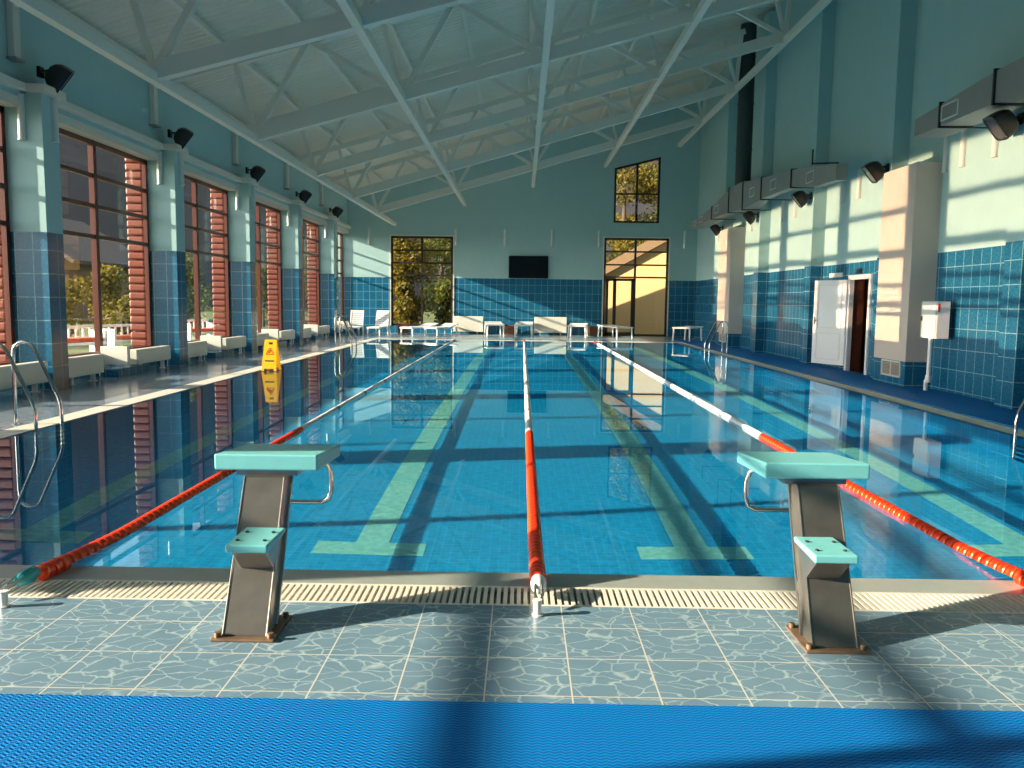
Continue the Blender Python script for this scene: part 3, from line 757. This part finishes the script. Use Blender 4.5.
for x, lb in ((-6.61,'left of the tree window'), (-2.87,'just right of the tree window'), (-.77,'left of the television'), (1.25,'right of the television'), (3.26,'left of the terrace door'), (6.93,'in the right corner by the duct')):
    wall_light(x, YF, 3.78, 4.5, '-y', 'slim white wall light on the end wall '+lb, 'wall lights on end wall')
for y, lb in ((13.53,'nearest to the image edge'), (14.50,'under the near grille'), (15.1,'beside the near cream shaft'), (18.85,'above the dark doorway'), (19.8,'above the open door leaf'), (23.2,'left of the third floodlight, right one'), (24.25,'left of the third floodlight, left one'), (27.5,'right of the far cream shaft'), (32.2, 'left of the far cream shaft')):
    wall_light(XR if y != 15.1 else 7.48, y, 3.80, 4.43, '-x', 'slim white wall light on the right wall '+lb, 'wall lights on right wall')

# ------------------------------------------------------------------ floodlights
def rsq(c, X, Y, hw, hh, r=.35, n=5):
    pts = []
    for qx, qy, a0 in ((1,1,0),(-1,1,PI/2),(-1,-1,PI),(1,-1,1.5*PI)):
        for k in range(n):
            a = a0 + PI/2*k/(n-1)
            pts.append(c + X*(qx*hw*(1-r) + hw*r*math.cos(a)) + Y*(qy*hh*(1-r) + hh*r*math.sin(a)))
    return pts
def floodlight(label, x, y, z, s, group):
    """s=+1: fixed to the left wall and aimed right/down"""
    t = thing('floodlight', label, 'floodlight', (x, y, z), group)
    A = Vector((s*.70, .45 if s > 0 else .18, -.56)).normalized(); Yv = Vector((0,1,0)); Yv = (Yv - A*Yv.dot(A)).normalized(); Xv = Yv.cross(A)
    c0 = Vector((s*.13, 0, .06))
    h = MB(); h.loft([rsq(c0+A*d, Xv, Yv, w, w*1.08) for d, w in ((0,.07),(.03,.13),(.10,.18),(.20,.196),(.27,.196))], True, True); h.build('housing', M['housing'], t)
    g = MB(); g.loft([rsq(c0+A*d, Xv, Yv, w, w*1.08) for d, w in ((.268,.172),(.276,.172))], True); g.build('front_glass', M['lens'], t)
    rm = MB(); rm.loft([rsq(c0+A*d, Xv, Yv, w, w*1.08) for d, w in ((.255,.203),(.285,.203),(.285,.172),(.262,.172))], False); rm.build('front_rim', M['black'], t)
    b = MB(); b.box(-.02 if s > 0 else -.03,-.06,-.06,.03 if s > 0 else .02,.06,.10); b.bar((0,-.02,.02), tuple(c0+A*.02), .05, .03); b.bar((s*.02,.0,.03), tuple(c0+Xv*0+A*.1+Yv*.2), .02, .03); b.build('bracket', M['black'], t)
    return t
for i, y in enumerate([12.95, 17.62, 22.5, 27.4, 32.15]):
    floodlight('black floodlight on the left wall above the %s visible pillar' % ordp[i], -7.37, y, 4.80, 1, 'floodlights on the left wall')
for i, (y, lb) in enumerate(((12.35,'under the near duct at the right image edge'), (16.75,'beside the near cream shaft top'), (21.1,'under the near end of the far duct'), (25.75,'under the tall middle section of the far duct'), (30.2,'under the far end of the far duct'))):
    floodlight('brown-black floodlight on the right wall '+lb, XRP, y, 4.12, -1, 'floodlights on the right wall')

# ------------------------------------------------------------------ ventilation ducts
def duct(label, secs, grilles, joints, xf=6.60, xb=7.12):
    y0 = secs[0][0]
    t = thing('air_duct', label, 'air duct', (xf, secs[0][0], secs[0][1])); L = Vector(t.location)
    xbk = lambda y: xb if y < 16 else min(xb, 6.84 + max(0, min(1, (y-24.6)/.8))*.28)
    d = MB(); d.loft([[(xf,y,a),(xbk(y),y,a),(xbk(y),y,b2),(xf,y,b2)] for y, a, b2 in secs], True); d.build('sheet_metal_run', M['galv'], t, L, bevel=.006)
    def ab(y):
        for (ya,a0,b0),(yb,a1,b1) in zip(secs, secs[1:]):
            if ya <= y <= yb:
                f = (y-ya)/max(yb-ya, 1e-6); return a0+(a1-a0)*f, b0+(b1-b0)*f
        return secs[-1][1:]
    for y in joints:
        a, b2 = ab(y); f = MB()
        f.box(xf-.03,y-.02,a-.03,xbk(y),y+.02,a); f.box(xf-.03,y-.02,b2,xbk(y),y+.02,b2+.03); f.box(xf-.03,y-.02,a-.03,xf,y+.02,b2+.03)
        f.box(xbk(y), y-.015, a-.03, XRP+.3, y+.015, a-.01)
        f.build('flange', M['housing'], t, L)
    for y in grilles:
        a, b2 = ab(y); zc = (a+b2)/2; hh = min(.13, (b2-a)*.34); g = MB(); w = .26
        g.box(xf-.015,y-w,zc-hh,xf,y-w+.025,zc+hh); g.box(xf-.015,y+w-.025,zc-hh,xf,y+w,zc+hh); g.box(xf-.015,y-w,zc-hh,xf,y+w,zc-hh+.025); g.box(xf-.015,y-w,zc+hh-.025,xf,y+w,zc+hh)
        o = g.build('grille_frame', M['white'], t, L)
        s = MB(); n = 7
        for k in range(n): s.box(xf-.008,y-w+.02,zc-hh+.02+k*(2*hh-.04)/n,xf,y+w-.02,zc-hh+.02+(k+.55)*(2*hh-.04)/n)
        s.build('louvres', M['galv'], o, L)
    return t
duct('grey sheet-metal air duct on the right wall, cut off by the image edge', [(7.0,4.12,4.90),(11.3,4.14,4.76),(12.08,4.30,4.74),(14.5,4.29,4.58)][::1], [13.33], [12.1, 13.62], 6.60)
duct('long grey sheet-metal air duct high on the far right wall with a round riser', [(18.0,4.08,4.41),(19.5,4.12,4.60),(20.95,4.33,4.74),(23.55,4.35,4.93),(25.35,4.28,5.07),(25.5,4.28,5.12),(27.2,4.37,5.12),(29.5,4.40,4.80),(33.2,4.36,4.59)], [19.6, 22.45, 24.5, 28.9, 31.3, 32.5], [20.95, 23.55, 25.5, 27.2, 29.6])
vp = MB(); vp.cyl((6.86,26.6,5.12),(6.86,26.6,roof_z(6.86)-.08),.24,24)
for z in (6.2, 7.6, 9.0): vp.cyl((6.86,26.6,z),(6.86,26.6,z+.04),.255,24)
single('duct_riser', vp, M['pipe_dark'], 'dark round vertical duct rising from the long duct to the roof', 'duct')
for yy, z in ((19.5, 4.66),):
    hb = MB(); hb.bar((6.6,yy,z),(7.2,yy,z+.02),.03,.03); hb.bar((6.6,yy,4.62),(6.6,yy,4.98),.03,.03,(1,0,0))
    single('duct_hanger', hb, M['black'], 'thin black hanger bracket on top of the long duct', 'bracket')

# ------------------------------------------------------------------ right wall fittings
t = thing('hose_cabinet', 'white wall cabinet with red sticker beside the near cream shaft', 'cabinet', (7.13, 14.68, .89)); 
b = MB(); b.box(0,-.28,0,.22,.28,.64); b.build('body', M['pvc'], t, bevel=.006); MB().box(.15,.27,.2,.20,.51,.42).build('wall_bracket', M['white'], t)
d = MB(); d.box(-.015,-.26,.02,.0,.26,.62); o = d.build('door', M['white'], t, bevel=.004); MB().box(-.03,.20,.30,-.014,.24,.38).build('latch', M['housing'], o)
MB().box(.005,-.286,.46,.045,-.279,.60).build('sticker', M['sticker'], t)
s = MB(); s.tube([(.05,0,0),(.05,0,-.60),(.05,.0,-.70),(.02,.02,-.76),(.03,.03,-.93)], .035, 10); s.tube([(.05,0,-.66),(.05,0,-.78)], .05, 10); s.build('drain_pipe', M['pvc'], t)
def vent(label, x, y0, y1, z0, z1):
    t = thing('vent_grille', label, 'vent', (x, (y0+y1)/2, z0)); w = (y1-y0)/2; h = z1-z0
    f = MB(); f.box(-.02,-w,0,0,-w+.03,h); f.box(-.02,w-.03,0,0,w,h); f.box(-.02,-w,0,0,w,.03); f.box(-.02,-w,h-.03,0,w,h); f.box(-.02,-.015,0,0,.015,h); f.build('frame', M['cream'], t)
    s = MB()
    for k in range(8): s.box(-.012,-w+.02,.03+k*(h-.06)/8,-.002,w-.02,.03+(k+.7)*(h-.06)/8)
    s.build('louvres', M['vent'], t)
vent('tan louvred vent with cream frame low on the near cream shaft', 7.0, 15.35, 16.16, .12, .42)
vent('tan louvred vent low on the far cream shaft', 7.0, 28.6, 29.5, .12, .42)
sg = MB(); sg.box(XR-.03, 19.6, 2.10, XR, 20.4, 2.2); single('door_sign', sg, M['white'], 'small blank white plate above the open door leaf', 'sign')
lt = MB(); lt.box(XR-.05, 18.5, 2.15, XR, 18.7, 2.25); single('sensor_box', lt, M['black'], 'small black box above the dark doorway', 'sensor')

# ------------------------------------------------------------------ outside
gd = MB(); gd.box(-320,-120,-.5,-8.0,320,-.12); gd.box(-8.0,36.5,-.5,160,320,-.12); struct('ground', gd, M['grass'])
hl = MB(); nx, ny = 8, 60; g = []
for i in range(nx+1):
    for j in range(ny+1):
        a = math.radians(-70 + 138*j/ny); f = i/nx; rr = 130 + 150*f
        taper = min(1, j/6, (ny-j)/3)
        hgt = (18+46*math.sin(min(f, .85)*PI/1.7))*(1+.08*math.sin(j*.9)+.06*math.sin(j*2.1+i)+.04*math.sin(j*5.0))*taper if i else -1
        g.append((-rr*math.sin(a), rr*math.cos(a), hgt))
hl.add(g, [(i*(ny+1)+j, (i+1)*(ny+1)+j, (i+1)*(ny+1)+j+1, i*(ny+1)+j+1) for i in range(nx) for j in range(ny)], True)
struct('hillside', hl, M['hill'])
def tree(label, x, y, h, r, mat, n=2200, leaf=.20, conifer=False, group='trees outside'):
    t = thing('tree', label, 'tree', (x, y, -.12), group)
    rnd = random.Random(int(x*31+y*17))
    tk = MB(); tk.tube([(0,0,0),(.03,.02,h*.4),(0,.05,h*.85)], [.05+h*.012, .04+h*.009, .02], 7); tk.build('trunk', M['bark'], t)
    f = MB(); blobs = []
    if not conifer:
        for k in range(11):
            a = rnd.uniform(0, 2*PI); q = rnd.uniform(0, r*.65); z = rnd.uniform(h*.22, h*.88)
            blobs.append((q*math.cos(a), q*math.sin(a), z, r*rnd.uniform(.35,.6)*(1.15-.45*z/h)))
    for k in range(n):
        if conifer:
            z = h*(.04+.96*rnd.random()**1.3); rr = r*(1-z/h)*math.sqrt(rnd.random())+.03; a = rnd.uniform(0, 2*PI); c = Vector((rr*math.cos(a), rr*math.sin(a), z))
        else:
            b = rnd.choice(blobs); d = Vector((rnd.gauss(0,1), rnd.gauss(0,1), rnd.gauss(0,1))).normalized()*b[3]*rnd.uniform(.5,1.05); c = Vector(b[:3]) + d
            if c.z < .05: c.z = .05+rnd.random()*.3
        u = Vector((rnd.gauss(0,1), rnd.gauss(0,1), rnd.gauss(0,1))).normalized(); w = u.orthogonal().normalized(); s = leaf*rnd.uniform(.5,1.1)
        f.quad(c-u*s/2, c+w*s*.35, c+u*s/2, c-w*s*.35)
    f.build('foliage', M[mat], t)
for i, (x, y, h, r, m, c, lb) in enumerate((
    (-13.6, 28.5, 1.5, 1.0, 'leaf_yellow', False, 'low golden bush behind the garden sofas'),
    (-14.5, 25.0, 2.3, 1.3, 'leaf_yellow', False, 'small yellow-green bush seen through the first full window, left half'),
    (-16.0, 32.0, 3.0, 1.4, 'leaf_yellow', False, 'yellow-green shrub seen through the first full window beside the mullion'),
    (-15.0, 36.0, 3.6, 1.3, 'needle', True, 'slim dark conifer seen through the first full window before the log wall'),
    (-16.5, 41.0, 4.2, 1.7, 'leaf_green', False, 'green tree seen through the second full window'),
    (-14.0, 45.0, 3.8, 1.5, 'leaf_yellow', False, 'olive tree seen through the second full window by the log wall'),
    (-15.0, 56.0, 5.0, 2.2, 'leaf_green', False, 'green tree seen through the third full window'),
    (-15.5, 70.0, 6.0, 2.6, 'leaf_yellow', False, 'tree seen through the fourth full window'),
    (-22.0, 50.0, 3.4, 2.4, 'leaf_yellow', False, 'round yellow bush far behind the garden sofas'),
    )): tree(lb, x, y, h, r, m, 2400, .19, c)
for i, (x, y, h, r, m, lb) in enumerate((
    (-9.2, 43.0, 6.2, 1.7, 'leaf_green', 'dense green tree at the left side of the far tree window'),
    (-5.9, 41.3, 6.2, 1.75, 'leaf_yellow', 'bright yellow-green tree filling the left half of the far tree window'),
    (-3.7, 44.9, 7.0, 1.95, 'leaf_green', 'dark green tree filling the right half of the far tree window'),
    (-9.6, 48.0, 9.0, 2.4, 'leaf_green', 'tall tree behind the left half of the far tree window'),
    (-4.9, 50.6, 10.0, 2.9, 'needle', 'tall dark tree behind the right half of the far tree window'),
    (-7.9, 39.6, 2.6, 1.0, 'leaf_green', 'low dark bush at the bottom left of the far tree window'),
    (-5.4, 39.2, 2.3, 1.0, 'leaf_yellow', 'low bright bush at the bottom middle of the far tree window'),
    (-3.6, 39.4, 2.5, .9, 'leaf_green', 'low green bush at the bottom right of the far tree window'),
    (-2.2, 40.4, 2.9, .9, 'needle', 'dark bush at the lower right edge of the far tree window'),
    (2.6, 57.0, 14.0, 3.0, 'leaf_yellow', 'tall golden tree left of the high end window'),
    (9.6, 57.0, 14.5, 3.0, 'leaf_green', 'tall green tree in the right half of the high end window'),
    (6.2, 52.0, 13.5, 2.6, 'leaf_yellow', 'tall golden tree in the left half of the high end window'),
    (10.3, 46.5, 8.2, 1.9, 'leaf_orange', 'orange autumn tree above the right end of the ochre outbuilding'),
    (5.6, 45.5, 6.6, 2.0, 'leaf_yellow', 'yellow tree above the low end of the ochre outbuilding roof'),
    )): tree(lb, x, y, h, r, m, 5200 if h > 10 else 4200, .32 if h > 10 else .22)
# ochre outbuilding beyond the terrace door
t = thing('outbuilding', 'ochre rendered outbuilding with sloping eaves beyond the terrace door', 'building', (5.5, 39.3, -.12)); L = Vector(t.location)
b = MB(); b.prism([(1.9,40.5,-.12),(10.5,38.0,-.12),(10.5,38.0,6.38),(1.9,40.5,1.62)], (.75,2.6,0)); b.build('wall', M['ochre'], t, L)
r = MB(); r.prism([(1.4,40.4,1.34),(11.0,37.6,6.72),(11.0,37.6,7.22),(1.4,40.4,1.84)], (.85,3.1,0)); r.build('roof', M['soffit'], t, L)
gw = MB(); gw.prism([(-2.8,38.62,-.12),(1.4,37.4,-.12),(1.4,37.4,4.63),(-2.8,38.62,2.94)], (0,.2,0)); struct('added_shadow_wall', gw, M['ochre'])  # unseen wall added to throw the sloping shadow on the outbuilding
# brown house left
t = thing('house', 'brown house with a small window seen through the first full window', 'house', (-27.0, 48.0, -.12)); L = Vector(t.location)
b = MB(); b.box(-34,46,-.12,-25.5,56,3.6); b.prism([(-34,46,3.6),(-25.5,46,3.6),(-29.7,46,6.0)], (0,10,0)); b.build('wall', M['brown_wall'], t, L)
r = MB(); r.bar((-35,51,3.3),(-29.7,51,6.3),11,.2,(0,0,1)); r.bar((-24.5,51,3.3),(-29.7,51,6.3),11,.2,(0,0,1)); r.build('roof', M['roof'], t, L)
for x in (-32.0, -27.6):
    w = MB(); w.box(x-.7,45.9,1.0,x+.7,46.02,2.5); o = w.build('window', M['cream'], t, L); MB().box(x-.55,45.86,1.15,x+.55,45.91,2.35).build('pane', M['screen'], o, L)
def sofa(label, x, y, rz):
    t = thing('garden_sofa', label, 'garden sofa', (x, y, -.12), 'white garden sofas with red cushions', rz)
    f = MB(); w = .75
    f.box(-w,-.33,.22,w,.33,.30); f.box(-w,-.33,0,-w+.07,.33,.62); f.box(w-.07,-.33,0,w,.33,.62); f.box(-w,.27,.66,w,.33,.74); f.box(-w,.27,.36,w,.33,.42)
    for k in range(7): f.box(-w+.1+k*.22,.28,.40,-w+.15+k*.22,.32,.68)
    f.build('frame', M['plastic'], t, bevel=.01)
    c = MB(); c.box(-w+.09,-.30,.30,w-.09,.25,.42); c.build('seat_cushion', M['cushion'], t, bevel=.03)
sofa('white garden sofa with red cushion left of the first full window mullion', -12.2, 22.6, 1.15)
sofa('white garden sofa with red cushion right of the first full window mullion', -11.7, 24.6, 1.15)
sofa('white garden sofa with red cushion seen through the second full window', -11.9, 30.6, 1.15)

# ------------------------------------------------------------------ light
SD = Vector((1, .195, -.33)).normalized()              # direction the sunlight travels
SUN_E, SUN_C = 12.5, (1.0, .85, .66)
sl = bpy.data.lights.new('sun', 'SUN'); sl.energy = SUN_E; sl.color = SUN_C; sl.angle = math.radians(.55)
so = bpy.data.objects.new('sun', sl); COL.objects.link(so); so.location = (-40, 0, 20)
so.rotation_euler = SD.to_track_quat('-Z', 'Y').to_euler()
# added lamps standing in for sunlight mirrored by the still water on to the right wall (a path the renderer cannot sample):
# one parallel beam per strip of water between window bars and lane ropes
R = Vector((1, .195, .33)); Rn = R.normalized()
ux = (Vector((0,1,0)) - Rn*Rn.y); ul = ux.length; ux.normalize(); vy = Rn.cross(ux)
vz = vy.z - R.z*vy.x/R.x
REFL = .36
def beam(ya, yb, za, zb):
    """ya..yb on the right wall, za..zb the height of the rays at the window"""
    if zb - za < .02: return
    def ray(z, yw, x): return Vector((x, yw - (XR-x)*R.y, (x + 7.8 - z/.33)*.33 + WZ))
    xb = -7.8 + zb/.33 + .15
    lo = ray(zb, (ya+yb)/2, xb); mid_w = Vector((XR, (ya+yb)/2, (15.35 - (za+zb)/2/.33)*.33 + WZ))
    # centre of the emitter: on the middle ray, in the plane through 'lo' perpendicular to the beam
    s = (lo - mid_w).dot(Rn)/1.0; c = mid_w + Rn*s
    L = bpy.data.lights.new('added_glint_lamp', 'AREA'); L.shape = 'RECTANGLE'
    L.size = (yb-ya)*ul; L.size_y = abs((zb-za)/vz); L.spread = math.radians(1.0)
    L.color = (1.0, .66, .40); L.energy = SUN_E*REFL*L.size*L.size_y
    o = bpy.data.objects.new('added_glint_lamp', L); COL.objects.link(o)
    m = Matrix((ux, -vy, -Rn)).transposed().to_4x4(); m.translation = c; o.matrix_world = m
for k in range(-1, 5):
    c0 = 15.28 + 4.45*(k-1); c1 = c0 + 4.45
    for za, zb2 in ((.82,1.63),(1.76,2.40),(2.57,3.03),(3.11,3.37),(3.48,3.57),(3.65,4.12)):
        beam(c0+.33, c1-.33, za, zb2)

wd = bpy.data.worlds.new('sky'); S.world = wd; wd.use_nodes = True
nt = wd.node_tree; bg = nt.nodes['Background']
sk = nt.nodes.new('ShaderNodeTexSky'); sk.sky_type = 'NISHITA'; sk.sun_disc = False; sk.sun_elevation = math.radians(17.9); sk.sun_rotation = math.radians(-101)
sk.air_density = 1.2; sk.dust_density = 1.0
hs = nt.nodes.new('ShaderNodeHueSaturation'); hs.inputs['Saturation'].default_value = .30; nt.links.new(sk.outputs[0], hs.inputs['Color']); nt.links.new(hs.outputs[0], bg.inputs[0]); bg.inputs[1].default_value = .30

# caustics through the flat water
try:
    water.data.polygons[0].use_smooth = True; water.cycles.is_caustics_caster = True; sl.cycles.is_caustics_light = True
    for o in [basin] + list(basin.children): o.cycles.is_caustics_receiver = True
except Exception as ex: print('caustics', ex)

# ------------------------------------------------------------------ camera and view
f, pit, yaw, roll = 830.96, -.09969, .010756, .012176
cy, sy = math.cos(yaw), math.sin(yaw)
fw_ = Vector((-sy*math.cos(pit), cy*math.cos(pit), math.sin(pit))); r_ = Vector((cy, sy, 0)); u_ = r_.cross(fw_)
r2 = r_*math.cos(roll) + u_*math.sin(roll); u2 = -r_*math.sin(roll) + u_*math.cos(roll)
cam = bpy.data.cameras.new('camera'); cam.sensor_width = 36; cam.lens = f/1024*36; cam.clip_end = 1000
co = bpy.data.objects.new('camera', cam); COL.objects.link(co)
m = Matrix((r2, u2, -fw_)).transposed().to_4x4(); m.translation = (0,0,1.45); co.matrix_world = m
S.camera = co
S.view_settings.view_transform = 'Standard'; S.view_settings.look = 'None'; S.view_settings.gamma = 1; S.view_settings.use_curve_mapping = False
S.view_settings.exposure = 0.5
S.cycles.max_bounces = 10; S.cycles.diffuse_bounces = 5; S.cycles.glossy_bounces = 5; S.cycles.transmission_bounces = 8; S.cycles.transparent_max_bounces = 12
S.cycles.sample_clamp_indirect = 6.0; S.cycles.use_denoising = True
